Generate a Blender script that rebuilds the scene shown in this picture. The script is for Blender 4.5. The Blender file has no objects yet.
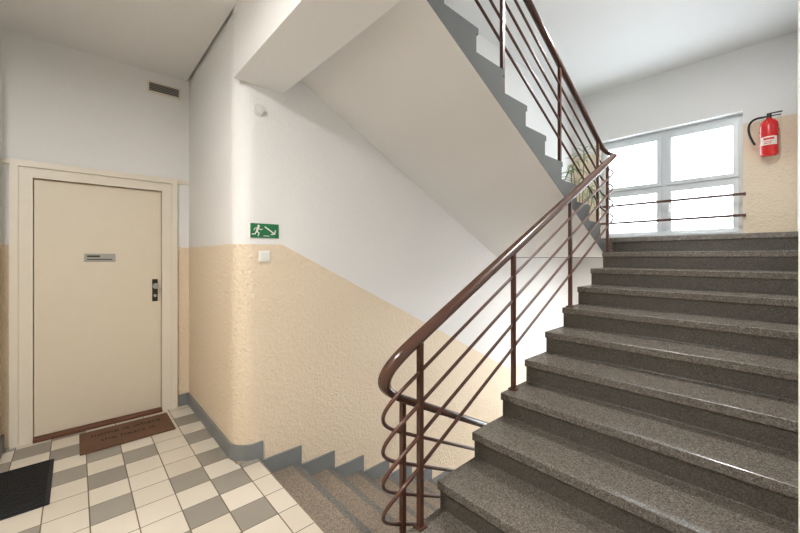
import bpy, bmesh, math, random
from mathutils import Vector
random.seed(4)
S=bpy.context.scene
COL=S.collection

def lin(c):
    out=[]
    for v in c:
        v/=255.0
        out.append(v/12.92 if v<=0.04045 else ((v+0.055)/1.055)**2.4)
    return tuple(out)+(1,)

# ---------------------------------------------------------------- materials
def new_mat(name):
    m=bpy.data.materials.new(name); m.use_nodes=True
    nt=m.node_tree; b=nt.nodes['Principled BSDF']
    return m,nt,b
def coords(nt):
    g=nt.nodes.new('ShaderNodeNewGeometry'); return g.outputs['Position']
def noise(nt,scale,detail=3,rough=.5,vec=None):
    n=nt.nodes.new('ShaderNodeTexNoise'); n.inputs['Scale'].default_value=scale
    n.inputs['Detail'].default_value=detail; n.inputs['Roughness'].default_value=rough
    nt.links.new(vec if vec else coords(nt),n.inputs['Vector']); return n.outputs['Fac']
def bump(nt,b,h,strength,dist):
    n=nt.nodes.new('ShaderNodeBump'); n.inputs['Strength'].default_value=strength; n.inputs['Distance'].default_value=dist
    nt.links.new(h,n.inputs['Height']); nt.links.new(n.outputs['Normal'],b.inputs['Normal'])
def ramp(nt,fac,stops,const=False):
    r=nt.nodes.new('ShaderNodeValToRGB'); 
    if const: r.color_ramp.interpolation='CONSTANT'
    els=r.color_ramp.elements
    while len(els)<len(stops): els.new(.5)
    for e,(p,c) in zip(els,stops): e.position=p; e.color=c
    nt.links.new(fac,r.inputs['Fac']); return r.outputs['Color']
def mth(nt,op,a,b=None,c=None):
    n=nt.nodes.new('ShaderNodeMath'); n.operation=op
    for i,v in enumerate((a,b,c)):
        if v is None: continue
        if isinstance(v,(int,float)): n.inputs[i].default_value=v
        else: nt.links.new(v,n.inputs[i])
    return n.outputs[0]
def mixc(nt,f,a,b):
    n=nt.nodes.new('ShaderNodeMix'); n.data_type='RGBA'
    if isinstance(f,(int,float)): n.inputs[0].default_value=f
    else: nt.links.new(f,n.inputs[0])
    for i,v in ((6,a),(7,b)):
        if isinstance(v,tuple): n.inputs[i].default_value=v
        else: nt.links.new(v,n.inputs[i])
    return n.outputs[2]
def simple(name,c,rough=.5,metal=0,bs=0,bscale=60,var=.0,spec=.5):
    m,nt,b=new_mat(name)
    b.inputs['Roughness'].default_value=rough; b.inputs['Metallic'].default_value=metal
    b.inputs['Specular IOR Level'].default_value=spec
    L=lin(c)
    d=tuple(v*(1-var) for v in L[:3])+(1,)
    f=noise(nt,9,3)
    nt.links.new(mixc(nt,f,L,d),b.inputs['Base Color'])
    if bs: bump(nt,b,noise(nt,bscale,4),bs,.01)
    return m

WHITE=(236,235,233); BEIGE=(236,220,195)
def wall_mat(name,mode,zc=1.49):
    """painted plaster: white on top, beige oil-paint dado below a line"""
    m,nt,b=new_mat(name); b.inputs['Roughness'].default_value=.65
    pos=coords(nt)
    f=noise(nt,1.3,3,vec=pos)
    w=mixc(nt,f,lin(WHITE),lin((229,228,226)))
    bump_h=noise(nt,42,5,.62,vec=pos)
    if mode=='plain':
        nt.links.new(w,b.inputs['Base Color']); bump(nt,b,bump_h,.2,.008); return m
    be=mixc(nt,f,lin(BEIGE),lin((232,212,184)))
    sp=nt.nodes.new('ShaderNodeSeparateXYZ'); nt.links.new(pos,sp.inputs[0])
    wob=mth(nt,'MULTIPLY',mth(nt,'SUBTRACT',noise(nt,30,2,vec=pos),.5),.012)
    z=mth(nt,'ADD',sp.outputs[2],wob)
    if mode=='slope':
        dy=mth(nt,'MINIMUM',mth(nt,'MAXIMUM',mth(nt,'SUBTRACT',sp.outputs[1],1.12),0.0),3.1)
        line=mth(nt,'SUBTRACT',zc,mth(nt,'MULTIPLY',dy,.5017))
    else: line=zc
    d=mth(nt,'LESS_THAN',z,line)
    if mode=='landing':
        d=mth(nt,'MAXIMUM',mth(nt,'MULTIPLY',d,mth(nt,'GREATER_THAN',z,1.45)),mth(nt,'LESS_THAN',z,-.1))
    nt.links.new(mixc(nt,d,w,be),b.inputs['Base Color'])
    st=mth(nt,'ADD',mth(nt,'MULTIPLY',d,.55),.25)
    n=nt.nodes.new('ShaderNodeBump'); n.inputs['Distance'].default_value=.02
    nt.links.new(st,n.inputs['Strength']); nt.links.new(bump_h,n.inputs['Height']); nt.links.new(n.outputs['Normal'],b.inputs['Normal'])
    nt.links.new(mth(nt,'SUBTRACT',.7,mth(nt,'MULTIPLY',d,.25)),b.inputs['Roughness'])
    return m
M_plain=wall_mat('plaster_white','plain')
M_hall=wall_mat('plaster_hall_dado','flat',1.49)
M_land=wall_mat('plaster_landing_dado','landing',3.10)
M_stair=wall_mat('plaster_stair_dado','slope',1.49)

def terrazzo(name,base,rough):
    m,nt,b=new_mat(name)
    pos=coords(nt)
    v=nt.nodes.new('ShaderNodeTexVoronoi'); v.inputs['Scale'].default_value=230; nt.links.new(pos,v.inputs['Vector'])
    sp=nt.nodes.new('ShaderNodeSeparateColor'); nt.links.new(v.outputs['Color'],sp.inputs[0])
    r,g,bl=base
    c=ramp(nt,sp.outputs[0],[(0,lin((r*.74,g*.74,bl*.74))),(.3,lin(base)),(.7,lin((r*1.09,g*1.08,bl*1.07))),(.9,lin((r*1.3,g*1.28,bl*1.25)))],True)
    big=noise(nt,3,4,vec=pos)
    c2=mixc(nt,mth(nt,'MULTIPLY',big,.4),c,lin((r*.86,g*.84,bl*.81)))
    nt.links.new(c2,b.inputs['Base Color'])
    nt.links.new(mth(nt,'ADD',mth(nt,'MULTIPLY',noise(nt,25,4,vec=pos),.22),rough-.11),b.inputs['Roughness'])
    bump(nt,b,noise(nt,90,2,vec=pos),.06,.002)
    return m
M_terr=terrazzo('terrazzo',(113,107,99),.22)
M_riser=terrazzo('terrazzo_riser_shaded',(84,80,74),.35)  # same terrazzo painted darker, standing in for the treads' brighter reflection
M_nose=terrazzo('terrazzo_nosing_lit',(108,103,97),.25)  # nosing fronts painted lighter than the risers to imitate edge highlights
M_terrD=terrazzo('terrazzo_worn',(138,126,113),.5)
M_noseD=terrazzo('terrazzo_nosing_worn',(110,108,105),.45)
M_grey=simple('grey_oil_paint',(114,117,116),.85,var=.12,bs=.1,spec=.15)
M_base=simple('grey_skirting',(128,131,131),.45,var=.15)
M_door=simple('door_cream',(226,216,196),.42,var=.06)
M_frame=simple('frame_cream',(230,222,206),.4,var=.05)
M_pvc=simple('window_pvc',(216,220,222),.3)
M_rail=simple('rail_brown_paint',(94,60,48),.32,var=.2)
M_hand=simple('handrail_brown',(86,58,47),.22,var=.25)
M_metal=simple('satin_metal',(170,168,162),.4,.5)
M_dark=simple('dark_metal',(60,56,50),.4,.6)
M_black=simple('black_rubber',(28,28,30),.7,bs=.3,bscale=200)
M_coir=simple('coir',(132,96,72),.95,bs=1,bscale=350,var=.35)
M_coirD=simple('coir_print',(58,42,32),.95)
M_wood=simple('threshold_wood',(105,62,40),.5,var=.3)
M_red=simple('extinguisher_red',(205,35,35),.25)
M_label=simple('label_white',(232,226,215),.5)
M_green=simple('sign_green',(22,112,66),.4)
M_white=simple('plastic_white',(238,236,230),.4)
M_cover=simple('cover_offwhite',(222,220,216),.4)
M_pot=simple('pot_terracotta',(150,90,65),.7)
M_leaf=simple('leaf_green',(150,172,125),.5,var=.35)
M_stem=simple('plant_stem',(140,122,95),.8)
M_soil=simple('soil',(60,45,35),.9)

# tiles
m,nt,b=new_mat('floor_tiles'); M_tile=m
T=.19
pos=coords(nt); sp=nt.nodes.new('ShaderNodeSeparateXYZ'); nt.links.new(pos,sp.inputs[0])
u=mth(nt,'DIVIDE',mth(nt,'ADD',sp.outputs[0],2.26),T); v=mth(nt,'DIVIDE',mth(nt,'SUBTRACT',sp.outputs[1],.435),T)
i=mth(nt,'FLOOR',u); j=mth(nt,'FLOOR',v)
def pmod(a,n): return mth(nt,'FLOORED_MODULO',a,float(n))
def wn(off):
    cell=nt.nodes.new('ShaderNodeTexWhiteNoise'); cell.noise_dimensions='2D'
    cmb=nt.nodes.new('ShaderNodeCombineXYZ'); nt.links.new(mth(nt,'ADD',i,off),cmb.inputs[0]); nt.links.new(j,cmb.inputs[1]); nt.links.new(cmb.outputs[0],cell.inputs['Vector'])
    return cell.outputs['Value']
cv=wn(0.0)
isg=mth(nt,'MULTIPLY',mth(nt,'LESS_THAN',pmod(mth(nt,'ADD',i,j),2),.5),mth(nt,'LESS_THAN',wn(37.0),.66))
lt=mixc(nt,cv,lin((220,212,198)),lin((206,197,181)))
gy=mixc(nt,cv,lin((146,141,131)),lin((130,125,117)))
tc=mixc(nt,isg,lt,gy)
tc=mixc(nt,mth(nt,'MULTIPLY',noise(nt,6,4,vec=pos),.25),tc,lin((178,167,150)))
fu=mth(nt,'ABSOLUTE',mth(nt,'SUBTRACT',mth(nt,'FRACT',u),.5)); fv=mth(nt,'ABSOLUTE',mth(nt,'SUBTRACT',mth(nt,'FRACT',v),.5))
gr=mth(nt,'GREATER_THAN',mth(nt,'MAXIMUM',fu,fv),.485)
nt.links.new(mixc(nt,gr,tc,lin((98,84,70))),b.inputs['Base Color'])
b.inputs['Roughness'].default_value=.35
bump(nt,b,mth(nt,'SUBTRACT',1.0,gr),.4,.002)

# glass
m=bpy.data.materials.new('window_glass'); m.use_nodes=True; nt=m.node_tree; nt.nodes.clear()
o=nt.nodes.new('ShaderNodeOutputMaterial'); t=nt.nodes.new('ShaderNodeBsdfTransparent'); g=nt.nodes.new('ShaderNodeBsdfGlossy'); g.inputs['Roughness'].default_value=.02
mx=nt.nodes.new('ShaderNodeMixShader'); mx.inputs[0].default_value=.05
t.inputs[0].default_value=(.93,.96,.98,1)
nt.links.new(t.outputs[0],mx.inputs[1]); nt.links.new(g.outputs[0],mx.inputs[2]); nt.links.new(mx.outputs[0],o.inputs[0]); M_glass=m
m,nt,b=new_mat('fill_lamp_opal'); b.inputs['Emission Color'].default_value=(1,.98,.96,1); b.inputs['Emission Strength'].default_value=2; M_opal=m  # glowing shades of the added fill lamps

# ---------------------------------------------------------------- mesh helpers
def obj(name,bm,mats,parent=None,smooth=False,bevel=0):
    bmesh.ops.recalc_face_normals(bm,faces=bm.faces)
    me=bpy.data.meshes.new(name); bm.to_mesh(me); bm.free()
    for mm in (mats if isinstance(mats,(list,tuple)) else [mats]): me.materials.append(mm)
    if smooth:
        for p in me.polygons: p.use_smooth=True
    ob=bpy.data.objects.new(name,me); COL.objects.link(ob)
    if bevel:
        bv=ob.modifiers.new('bevel','BEVEL'); bv.width=bevel; bv.segments=2; bv.limit_method='ANGLE'; bv.angle_limit=math.radians(40)
    if parent: ob.parent=parent
    return ob
def addbox(bm,x0,x1,y0,y1,z0,z1,mi=0):
    vs=[bm.verts.new(p) for p in ((x0,y0,z0),(x1,y0,z0),(x1,y1,z0),(x0,y1,z0),(x0,y0,z1),(x1,y0,z1),(x1,y1,z1),(x0,y1,z1))]
    for f in ((0,3,2,1),(4,5,6,7),(0,1,5,4),(1,2,6,5),(2,3,7,6),(3,0,4,7)):
        fc=bm.faces.new([vs[k] for k in f]); fc.material_index=mi
def boxes(name,lst,mats,parent=None,bevel=0):
    bm=bmesh.new()
    for l in lst: addbox(bm,*l)
    return obj(name,bm,mats,parent,bevel=bevel)
def empty(name,loc=(0,0,0)):
    e=bpy.data.objects.new(name,None); e.location=(0,0,0); e.empty_display_size=.1; COL.objects.link(e); return e
def prism(name,pts,a0,a1,axis,mats,parent=None,bevel=0,matfn=None,smooth=False):
    bm=bmesh.new()
    def P(p,a): return (a,p[0],p[1]) if axis=='x' else ((p[0],a,p[1]) if axis=='y' else (p[0],p[1],a))
    A=[bm.verts.new(P(p,a0)) for p in pts]; B=[bm.verts.new(P(p,a1)) for p in pts]
    bm.faces.new(A); bm.faces.new(B)
    n=len(pts)
    for k in range(n): bm.faces.new((A[k],A[(k+1)%n],B[(k+1)%n],B[k]))
    bmesh.ops.recalc_face_normals(bm,faces=bm.faces)
    if matfn:
        for f in bm.faces: f.normal_update(); f.material_index=matfn(f)
    ob=obj(name,bm,mats,parent,bevel=bevel)
    return ob
def addcyl(bm,c,r,h,axis='z',seg=24,r2=None,mi=0):
    r2=r if r2 is None else r2
    A=[];B=[]
    for k in range(seg):
        a=2*math.pi*k/seg; ca,sa=math.cos(a),math.sin(a)
        def P(rr,hh):
            if axis=='z': return (c[0]+rr*ca,c[1]+rr*sa,c[2]+hh)
            if axis=='x': return (c[0]+hh,c[1]+rr*ca,c[2]+rr*sa)
            return (c[0]+rr*ca,c[1]+hh,c[2]+rr*sa)
        A.append(bm.verts.new(P(r,0))); B.append(bm.verts.new(P(r2,h)))
    fs=[bm.faces.new(A),bm.faces.new(B)]
    for k in range(seg): fs.append(bm.faces.new((A[k],A[(k+1)%seg],B[(k+1)%seg],B[k])))
    for f in fs: f.material_index=mi
def lathe(bm,c,prof,seg=32,mi=0):
    rings=[]
    for r,z in prof:
        rings.append([bm.verts.new((c[0]+r*math.cos(2*math.pi*k/seg),c[1]+r*math.sin(2*math.pi*k/seg),c[2]+z)) for k in range(seg)])
    for a,b2 in zip(rings,rings[1:]):
        for k in range(seg):
            f=bm.faces.new((a[k],a[(k+1)%seg],b2[(k+1)%seg],b2[k])); f.material_index=mi; f.smooth=True
    for rr in (rings[0],rings[-1]):
        f=bm.faces.new(rr); f.material_index=mi
def sweep(name,pts,prof,mat,parent=None):
    bm=bmesh.new(); rings=[]
    n=len(pts); pts=[Vector(p) for p in pts]
    prev=None
    for k in range(n):
        t=(pts[min(k+1,n-1)]-pts[max(k-1,0)]).normalized()
        if prev is None:
            side=t.cross(Vector((0,0,1))).normalized()
        else:
            side=prev-t*prev.dot(t); side.normalize()
        prev=side; upv=side.cross(t).normalized()
        rings.append([bm.verts.new(pts[k]+side*a+upv*b2) for a,b2 in prof])
    m_=len(prof)
    for a,b2 in zip(rings,rings[1:]):
        for k in range(m_):
            f=bm.faces.new((a[k],a[(k+1)%m_],b2[(k+1)%m_],b2[k])); f.smooth=m_>6
    bm.faces.new(rings[0]); bm.faces.new(rings[-1])
    return obj(name,bm,mat,parent)
def circ(r,n=10,sx=1,sy=1): return [(r*sx*math.cos(2*math.pi*k/n),r*sy*math.sin(2*math.pi*k/n)) for k in range(n)]
def bez(p0,p1,p2,p3,n=18):
    p0,p1,p2,p3=map(Vector,(p0,p1,p2,p3))
    return [p0*(1-t)**3+p1*3*t*(1-t)**2+p2*3*t*t*(1-t)+p3*t**3 for t in [k/n for k in range(n+1)]]

# ---------------------------------------------------------------- dimensions
XD=-3.87; YR=.80; XL=-2.51; XR=.06; YW=6.3; ZL=1.59; ZC=3.07; ZM=4.07
H=.1465; TR=.292
HX=1.3; HB=-1.5
# floor & ceilings
boxes('floor',[(XD-.1,XL,-.65,YR,-.15,0),(XL,HX,HB,.93,-.15,0)],M_tile)
boxes('ceiling',[(XD-.1,HX,HB,.78,ZC,3.2)],M_plain)
boxes('ceiling_landing',[(XL,XR,2.6,YW,ZM,ZM+.15),(XL,XR,2.5,2.6,ZM,6.0)],M_plain)
boxes('ceiling_upper',[(XD-.1,HX,HB,2.6,6.0,6.1)],M_plain)
boxes('floor_lower',[(XL,XR,.83,YW,-1.75,-1.60)],M_terrD)
# walls
r=.13; arc=[(XL-r+r*math.sin(a),YR+r-r*math.cos(a)) for a in [math.pi/2*k/10 for k in range(11)]]
pts=[(XD-.3,YR)]+arc+[(XL,YW+.4),(XD-.3,YW+.4)]
prism('wall_stairwell',pts,-1.75,6.0,'z',M_stair)
boxes('wall_door',[(XD-.2,XD,-.75,-.262,0,6),(XD-.2,XD,.602,YR,0,6),(XD-.2,XD,-.262,.602,2.03,6),(XD-.2,XD-.12,-.262,.602,-.1,2.03)],M_hall)  # last box is an unseen backing added to stop light leaking behind the door
boxes('wall_left',[(XD,-3.58,-.62,-.40,0,ZC),(XD,-2.3,-.75,-.62,0,6),(-2.4,-2.3,HB,-.75,0,6)],M_hall)
boxes('wall_back',[(-2.4,HX,HB-.1,HB,-.15,6)],M_hall)
boxes('wall_right',[(XR,XR+.3,.75,YW+.35,-1.75,6)],M_plain)
boxes('wall_pier',[(.008,HX+.1,.36,.75,0,6)],M_plain)
boxes('wall_hall_right',[(HX,HX+.1,HB,.36,0,6)],M_hall)
boxes('wall_below_hall',[(XL,XR,.83,.93,-1.6,-.15)],M_plain)
WX0,WX1=-2.10,-.405; WZ0,WZ1=1.68,3.27; LZ0,LZ1=-1.35,.15
yo=(YW,YW+.35)
boxes('wall_window',[(XL,WX0,*yo,-1.75,6),(WX1,XR,*yo,-1.75,6),(WX0,WX1,*yo,-1.75,LZ0),(WX0,WX1,*yo,LZ1,WZ0),(WX0,WX1,*yo,WZ1,6)],M_land)
boxes('ceiling_beam',[(XL,HX,.78,.898,2.60,3.2),(XL,HX,.898,1.125,2.60,ZL+H*10-.002)],M_plain)

# ---------------------------------------------------------------- stairs
def up_profile():
    p=[]; NO=.022; TH=.045
    for k in range(1,12):
        zk=H*k-.02; yk=1.347+TR*(k-2); zp=0 if k==1 else H*(k-1)-.02
        p+= [(yk+NO,zp),(yk+NO,zk-TH),(yk,zk-TH),(yk,zk)]
    p+=[(4.2,ZL),(4.2,1.39),(3.97,1.39),(1.40,.0),(1.2,-.1)]
    return p
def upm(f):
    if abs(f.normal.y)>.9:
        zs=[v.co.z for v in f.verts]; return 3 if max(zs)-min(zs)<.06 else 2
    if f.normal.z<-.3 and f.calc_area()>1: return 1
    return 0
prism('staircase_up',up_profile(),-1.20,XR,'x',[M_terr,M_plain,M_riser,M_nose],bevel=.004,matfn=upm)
boxes('landing_floor',[(XL,XR,4.2,YW,1.39,ZL),(XL,-1.20,3.985,4.2,1.39,ZL)],[M_terr])
def upper_profile():
    p=[(4.0,ZL-.03)]; NO=.02; TH=.04
    for k in range(1,11):
        zk=ZL+H*k; yk=4.11-TR*k; zp=ZL if k==1 else ZL+H*(k-1)
        p+= [(yk-NO,zp),(yk-NO,zk-TH),(yk,zk-TH),(yk,zk)]
    p+=[(1.125,ZL+H*10),(1.125,2.81),(3.97,1.395)]
    return p
def um(f):
    if abs(f.normal.x)>.9: return 1
    if f.normal.z<-.3 and f.calc_area()>1: return 2
    return 0
prism('staircase_upper',upper_profile(),XL,-1.25,'x',[M_terr,M_grey,M_plain],matfn=um,bevel=.003)
def down_profile():
    NO=.02; TH=.04
    p=[(.93,-.3),(.93,.0)]
    for k in range(0,11):
        zk=-H*k; yk=.94+TR*k
        if k: p+=[(yk-.045,zk)]
        p+=[(yk,zk),(yk,zk-TH),(yk-NO if k else .932,zk-TH),(yk-NO if k else .932,-H*(k+1))]
    p+=[(4.2,-H*11+.01),(4.2,-1.6),(3.8,-1.6)]
    return p
def dm(f):
    if abs(f.normal.z)>.9:
        ys=[v.co.y for v in f.verts]; 
        if .03<max(ys)-min(ys)<.06: return 1
    return 0
prism('staircase_down',down_profile(),XL,-1.25,'x',[M_terrD,M_noseD],bevel=.004,matfn=dm)

# stepped skirting on the stair wall
top=[(.93,.105)]
z=.105
for k in range(0,11):
    yk=.94+TR*k+.035
    top+=[(yk,z)]; z=-H*(k+1)+.115; top+=[(yk,z)]
top+=[(4.3,z)]
bot=[(4.3,-H*11-.0)]
for k in range(10,-1,-1):
    yk=.94+TR*k-.02
    bot+=[(yk,-H*(k+1)),(yk,-H*k)]
bot+=[(.93,0)]
prism('baseboard_stairs',top+bot,XL-.01,XL+.014,'x',M_base)
o=.014
arco=[(XL-r+(r+o)*math.sin(a),YR+r-(r+o)*math.cos(a)) for a in [math.pi/2*k/10 for k in range(11)]]
outer=[(XD+.0,YR-o)]+arco+[(XL+o,.93)]
inner=[(XL-.01,.93)]+[(XL-r+(r-.01)*math.sin(a),YR+r-(r-.01)*math.cos(a)) for a in [math.pi/2*k/10 for k in range(10,-1,-1)]]+[(XD,YR+.01)]
prism('baseboard_return',outer+inner,0,.105,'z',M_base)
boxes('baseboard_door_side',[(XD-.01,XD+.014,.715,.785,0,.105),(XD+.001,-3.566,-.41,-.386,0,.105),(-3.59,-3.566,-.62,-.41,0,.105)],M_base)

# ---------------------------------------------------------------- door
D=empty('door_1')
y0,y1,zt=-.24,.58,2.0
boxes('panel',[(XD-.06,XD-.018,y0+.003,y1-.003,.024,zt-.003)],M_door,D,bevel=.003)
boxes('casing',[(XD-.06,XD+.022,y1,y1+.075,0,zt),(XD-.06,XD+.022,y0-.075,y0,0,zt),(XD-.06,XD+.022,y0-.075,y1+.075,zt,zt+.075)],M_frame,D)
boxes('architrave',[(XD+.0005,XD+.038,y1+.075,y1+.118,0,zt+.075),(XD+.0005,XD+.038,y0-.118,y0-.075,0,zt+.075),(XD+.0005,XD+.038,y0-.118,y1+.118,zt+.075,zt+.12)],M_frame,D)
boxes('threshold',[(XD-.06,XD+.05,y0+.001,y1-.001,0,.022)],M_wood,D,bevel=.004)
boxes('name_plate',[(XD-.018,XD-.012,.050,.250,1.36,1.428)],M_metal,D,bevel=.002)
boxes('name_plate_text',[(XD-.012,XD-.011,.068,.15,1.398,1.413),(XD-.012,XD-.011,.068,.23,1.376,1.384)],M_dark,D)
boxes('lock_plate',[(XD-.018,XD-.010,.510,.552,1.0,1.20)],M_dark,D,bevel=.003)
bm=bmesh.new(); addcyl(bm,(XD-.01,.531,1.14),.010,.035,'x'); addcyl(bm,(XD+.022,.531,1.14),.025,.025,'x'); addcyl(bm,(XD-.01,.531,1.05),.013,.012,'x')
obj('knob',bm,M_metal,D)
boxes('trim_door_ledge',[(XD+.0002,XD+.022,y1+.119,YR-.001,zt+.085,zt+.118),(XD+.0002,XD+.022,-.399,y0-.119,zt+.085,zt+.118)],M_frame)
mt=empty('doormat')
boxes('coir_pad',[(-3.74,-3.36,.02,.60,.0,.018)],M_coir,mt,bevel=.006)
for s,yy,xx,sz in (('home is where',.31,-3.60,.075),('the heart is',.31,-3.48,.075)):
    cu=bpy.data.curves.new('lettering','FONT'); cu.body=s; cu.size=sz; cu.align_x='CENTER'; cu.extrude=.0008
    to=bpy.data.objects.new('lettering',cu); COL.objects.link(to); to.location=(xx,yy,.0185); to.rotation_euler=(0,0,math.radians(90)); to.data.materials.append(M_coirD); to.parent=mt
rm=empty('rubber_doormat')
boxes('pad',[(-3.43,-2.82,-.56,-.11,0,.008)],M_black,rm,bevel=.003)
boxes('ribs',[(-3.41+.03*k,-3.40+.03*k,-.54,-.13,.008,.014) for k in range(20)],M_black,rm)

# ---------------------------------------------------------------- wall fittings
V=empty('air_vent')
yv=.60; zv=2.93
boxes('frame',[(XD,XD+.012,yv-.13,yv+.13,zv-.05,zv-.038),(XD,XD+.012,yv-.13,yv+.13,zv+.038,zv+.05),(XD,XD+.012,yv-.13,yv-.115,zv-.038,zv+.038),(XD,XD+.012,yv+.115,yv+.13,zv-.038,zv+.038)],M_frame,V)
boxes('back',[(XD,XD+.002,yv-.115,yv+.115,zv-.038,zv+.038)],M_dark,V)
boxes('slats',[(XD+.002,XD+.01,yv-.115,yv+.115,zv-.034+.015*k,zv-.029+.015*k) for k in range(5)],M_metal,V)
SW=empty('light_switch')
boxes('plate',[(XL,XL+.012,.945,1.025,1.365,1.445)],M_white,SW,bevel=.004)
boxes('rocker',[(XL+.012,XL+.018,.958,1.012,1.378,1.432)],M_white,SW,bevel=.003)
bm=bmesh.new(); addcyl(bm,(XL-.002,.95,2.43),.042,.016,'x',28); addcyl(bm,(XL+.014,.95,2.43),.028,.008,'x',28); obj('junction_cover',bm,M_cover)
E=empty('exit_sign')
sy,sz=.99,1.585
boxes('plate',[(XL,XL+.006,sy-.10,sy+.10,sz-.05,sz+.05)],M_green,E)
bm=bmesh.new(); X=XL+.0065
def stroke(a,b2,wd):
    a=Vector((a[0],a[1]));b2=Vector((b2[0],b2[1])); d=(b2-a).normalized(); n=Vector((-d.y,d.x))*wd/2; a=a-d*wd*.3; b2=b2+d*wd*.3
    q=[bm.verts.new((X,sy+p.x,sz+p.y)) for p in (a+n,b2+n,b2-n,a-n)]; bm.faces.new(q)
addcyl(bm,(X-.0005,sy-.045,sz+.032),.009,.001,'x',16)
stroke((-.048,.02),(-.058,-.005),.014); stroke((-.058,-.005),(-.042,-.018),.008); stroke((-.042,-.018),(-.048,-.036),.007)
stroke((-.06,-.008),(-.07,-.024),.008); stroke((-.07,-.024),(-.09,-.026),.007)
stroke((-.046,.018),(-.03,.006),.006); stroke((-.03,.006),(-.018,.012),.005); stroke((-.052,.018),(-.07,.016),.006); stroke((-.07,.016),(-.078,.002),.005)
stroke((.0,.028),(.07,-.02),.009); stroke((.07,-.02),(.075,.005),.009); stroke((.07,-.02),(.045,-.024),.009)
stroke((-.01,-.036),(.03,-.036),.005)
obj('pictogram',bm,M_white,E)

# ---------------------------------------------------------------- windows
def window(name,z0,z1,zt):
    W=empty(name); a,b2=YW+.14,YW+.21; f=.06; tp=f+.03
    xm=(WX0+WX1)/2
    L=[(WX0,WX0+f,a,b2,z0+f,z1-tp),(WX1-f,WX1,a,b2,z0+f,z1-tp),(WX0,WX1,a,b2,z0,z0+f),(WX0,WX1,a,b2,z1-tp,z1),(xm-.045,xm+.045,a,b2,z0+f,z1-tp),
       (WX0+f,xm-.045,a,b2,zt-.035,zt+.035),(xm+.045,WX1-f,a,b2,zt-.035,zt+.035)]
    boxes('frame',L,M_pvc,W)
    sa,sb=a-.03,a-.001; s=.055; sash=[];gl=[]
    for (xa,xb) in ((WX0+f,xm-.045),(xm+.045,WX1-f)):
        for (za,zb) in ((z0+f,zt-.035),(zt+.035,z1-tp)):
            xa2,xb2,za2,zb2=xa-.012,xb+.012,za-.012,zb+.012
            sash+=[(xa2,xa2+s,sa,sb,za2,zb2),(xb2-s,xb2,sa,sb,za2,zb2),(xa2+s,xb2-s,sa,sb,za2,za2+s),(xa2+s,xb2-s,sa,sb,zb2-s,zb2)]
            gl.append((xa2+s,xb2-s,a+.02,a+.025,za2+s,zb2-s))
    boxes('sashes',sash,M_pvc,W)
    boxes('glass',gl,M_glass,W)
    boxes('handle',[(xm+.055,xm+.075,sa-.012,sa,zt-.30,zt-.24),(xm+.06,xm+.07,sa-.038,sa-.012,zt-.27,zt-.255),(xm+.058,xm+.072,sa-.05,sa-.038,zt-.38,zt-.255)],M_white,W)
    boxes('sill',[(WX0+.001,WX1-.001,YW-.02,a-.032,z0-.01,z0+.012)],M_white,W)
window('window_1',WZ0,WZ1,2.43)
window('added_window_lower',LZ0,LZ1,-.55)  # lower window added to bring light to the down flight
G=empty('window_guard_rail')
boxes('bars',[(WX0-.05,WX1+.03,YW-.06,YW-.03,zz-.016,zz+.016) for zz in (1.93,2.20)],M_rail,G)
boxes('brackets',[(xx,xx+.02,YW-.03,YW,zz-.016,zz+.016) for zz in (1.93,2.20) for xx in (WX0-.05,WX1+.01)],M_rail,G)

# ---------------------------------------------------------------- railing
R=empty('stair_railing')
XU,XI=-1.175,-1.285
U=lambda y:.273+.5017*(y-1.347); PN=lambda y:ZL+.5017*(4.11-y); DN=lambda y:-.5017*(y-.94)
def path(o,yb,yt):
    p=[(XI,4.15,DN(4.15)+o)]
    k=.22
    a=(XI,yb,DN(yb)+o); b2=(XU,yb,U(yb)+o)
    p+=bez(a,(XI,yb-k,DN(yb)+o+k*.5),(XU,yb-k,U(yb)+o-k*.5),b2)
    a=(XU,yt,U(yt)+o); b2=(XI,yt,PN(yt)+o)
    k=.2
    p+=bez(a,(XU,yt+k,U(yt)+o+k*.5),(XI,yt+k,PN(yt)+o-k*.5),b2)
    p+=[(XI,1.0,PN(1.0)+o)]
    return p
hand=[(a*1.1,b_*1.2) for a,b_ in [(-.024,-.014),(.024,-.014),(.027,-.004),(.025,.010),(.012,.017),(-.012,.017),(-.025,.010),(-.027,-.004)]]
sweep('handrail',path(.825,1.20,3.88),hand,M_hand,R)
for n_,o_ in enumerate((.66,.51,.36,.21)):
    sweep('rod_%d'%(n_+1),path(o_,1.19,3.86),circ(.009,10),M_rail,R)
posts=[]
def post(x,y,zb,ztop): posts.append((x-.012,x+.012,y-.012,y+.012,zb,ztop))
for y in (1.20,2.04,2.90,3.76):
    k=math.floor((y-1.347)/TR)+2; post(XU,y,H*k-.02,U(y)+.81)
for y in (1.22,2.09,2.96,3.83):
    k=math.floor((4.11-y)/TR); post(XI,y,ZL+H*max(k,0),PN(y)+.81)
for y in (1.19,2.05,2.90,3.75):
    k=max(0,math.floor((y-.94)/TR)+1); post(XI,y,-H*k,DN(y)+.81)
boxes('posts',posts,M_rail,R)
feet=[(a-.012,b2+.012,c-.012,d+.012,e,e+.008) for a,b2,c,d,e,f in posts]
boxes('post_feet',feet,M_rail,R)

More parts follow.
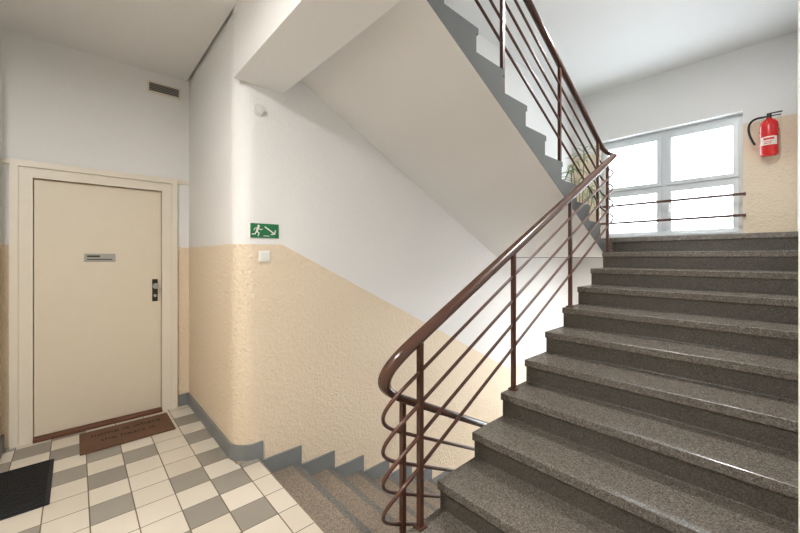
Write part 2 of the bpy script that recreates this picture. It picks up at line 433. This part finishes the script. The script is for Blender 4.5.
# ---------------------------------------------------------------- extinguisher
F=empty('fire_extinguisher')
ex,ey,ez=-.17,YW-.115,2.62
bm=bmesh.new()
prof=[(.04,0),(.07,.004),(.08,.02),(.08,.36),(.075,.395),(.055,.425),(.03,.44),(.022,.46)]
lathe(bm,(ex,ey,ez),prof)
obj('cylinder',bm,M_red,F)
bm=bmesh.new(); lathe(bm,(ex,ey,ez),[(.0808,.12),(.0812,.121),(.0812,.22),(.0808,.221)]); lab=obj('label_band',bm,M_label,F)
bm=bmesh.new(); bm.from_mesh(lab.data)
dele=[f for f in bm.faces if f.calc_center_median().y>ey-.04 or len(f.verts)>4]
bmesh.ops.delete(bm,geom=dele,context='FACES'); bm.to_mesh(lab.data); bm.free()
boxes('label_print',[(ex-.045,ex+.045,ey-.0840,ey-.080,ez+.18,ez+.205),(ex-.04,ex+.02,ey-.0840,ey-.080,ez+.135,ez+.142),(ex-.04,ex+.03,ey-.0840,ey-.080,ez+.155,ez+.162)],M_red,F)
bm=bmesh.new(); addcyl(bm,(ex,ey,ez+.455),.022,.05); addcyl(bm,(ex-.06,ey,ez+.48),.012,.06,'x'); obj('valve',bm,M_dark,F)
boxes('levers',[(ex-.02,ex+.11,ey-.012,ey+.012,ez+.505,ez+.515),(ex-.01,ex+.10,ey-.012,ey+.012,ez+.475,ez+.482)],M_black,F)
hp=bez((ex-.06,ey,ez+.48),(ex-.22,ey,ez+.50),(ex-.19,ey,ez+.30),(ex-.12,ey-.01,ez+.16),20)
sweep('hose',hp,circ(.012,10),M_black,F)
boxes('wall_bracket',[(ex-.03,ex+.03,ey+.075,YW,ez+.10,ez+.40),(ex-.085,ex+.085,ey+.02,ey+.05,ez+.30,ez+.32)],M_dark,F)

# ---------------------------------------------------------------- plant
P=empty('potted_plant')
px,py=-2.20,5.85
bm=bmesh.new(); lathe(bm,(px,py,ZL),[(.11,0),(.15,.22),(.165,.23),(.165,.27),(.145,.27),(.14,.24)]); obj('pot',bm,M_pot,P)
bm=bmesh.new(); addcyl(bm,(px,py,ZL+.225),.14,.012); obj('soil',bm,M_soil,P)
tips=[]
for k in range(6):
    a=k*1.05; top_=Vector((px+.16*math.cos(a),py+.14*math.sin(a),ZL+.75+.15*k))
    pp=bez((px+.03*math.cos(a),py+.03*math.sin(a),ZL+.23),(px+.05*math.cos(a),py+.05*math.sin(a),ZL+.5),top_-Vector((0,0,.25)),top_,8)
    sweep('stem_%d'%k,pp,circ(.007,6),M_stem,P); tips.append((pp[-1],pp[6])); 
bm=bmesh.new()
def leaf(base,a,L,droop,w):
    n=7; prevs=None
    d=Vector((math.cos(a),math.sin(a),0)); s=Vector((-d.y,d.x,0))
    for i in range(n+1):
        t=i/n; c=base+d*(L*t)+Vector((0,0,L*(.75*t-droop*t*t)))
        ww=w*math.sin(math.pi*min(1,.12+.88*t))+.0008
        l=bm.verts.new(c+s*ww+Vector((0,0,.3*ww))); m2=bm.verts.new(c); r_=bm.verts.new(c-s*ww+Vector((0,0,.3*ww)))
        if prevs:
            bm.faces.new((prevs[0],l,m2,prevs[1])); bm.faces.new((prevs[1],m2,r_,prevs[2]))
        prevs=(l,m2,r_)
for a0,b0 in tips:
    for q in range(14):
        base=a0.lerp(b0,random.random()*.9)
        leaf(base,random.random()*6.28,random.uniform(.15,.32),random.uniform(.6,1.3),random.uniform(.009,.016))
for v_ in bm.verts:
    v_.co.y=min(v_.co.y,YW-.08); v_.co.x=max(v_.co.x,XL+.02)
obj('leaves',bm,M_leaf,P,smooth=True)

# ---------------------------------------------------------------- unseen fill lamps, added to brighten hall and stairwell
def fill_lamp(name,x,y,z,power,rad=.15):
    e=empty(name)
    bm=bmesh.new(); lathe(bm,(x,y,z-.03),[(.15,0),(.15,.03)],32); obj('base',bm,M_white,e)
    bm=bmesh.new(); lathe(bm,(x,y,z-.11),[(.03,0),(.09,.012),(.13,.04),(.14,.08)],32); obj('shade',bm,M_opal,e)
    ld=bpy.data.lights.new('fill_light','AREA'); ld.shape='DISK'; ld.size=rad*2; ld.energy=power; ld.color=(1,.985,.96)
    lo=bpy.data.objects.new('fill_light',ld); COL.objects.link(lo); lo.location=(x,y,z-.125); lo.parent=e
fill_lamp('added_fill_lamp',-1.2,-.6,ZC,66)
fill_lamp('added_fill_lamp',-.45,3.4,ZM,58)
fill_lamp('added_fill_lamp',-1.4,.0,6.0,8)
fill_lamp('added_fill_lamp',-.6,5.0,1.39,72)

for z0,z1 in ((WZ0,WZ1),(LZ0,LZ1)):
    ld=bpy.data.lights.new('sky_portal','AREA'); ld.shape='RECTANGLE'; ld.size=WX1-WX0; ld.size_y=z1-z0; ld.cycles.is_portal=True
    lo=bpy.data.objects.new('sky_portal',ld); COL.objects.link(lo); lo.location=((WX0+WX1)/2,YW+.34,(z0+z1)/2); lo.rotation_euler=(math.radians(-90),0,0)

w=bpy.data.worlds.new('sky'); S.world=w; w.use_nodes=True
bg=w.node_tree.nodes['Background']; bg.inputs[0].default_value=(.88,.94,1,1); bg.inputs[1].default_value=11.0

S.view_settings.view_transform='Standard'
S.view_settings.exposure=0.17
# ---------------------------------------------------------------- camera
cd=bpy.data.cameras.new('camera'); cd.lens=16.0; cd.sensor_width=36; cd.clip_start=.01
cam=bpy.data.objects.new('camera',cd); COL.objects.link(cam); cam.location=(0,0,1.4)
cam.rotation_euler=(math.radians(90),0,math.radians(47.64)); cd.shift_y=-.0119
S.camera=cam
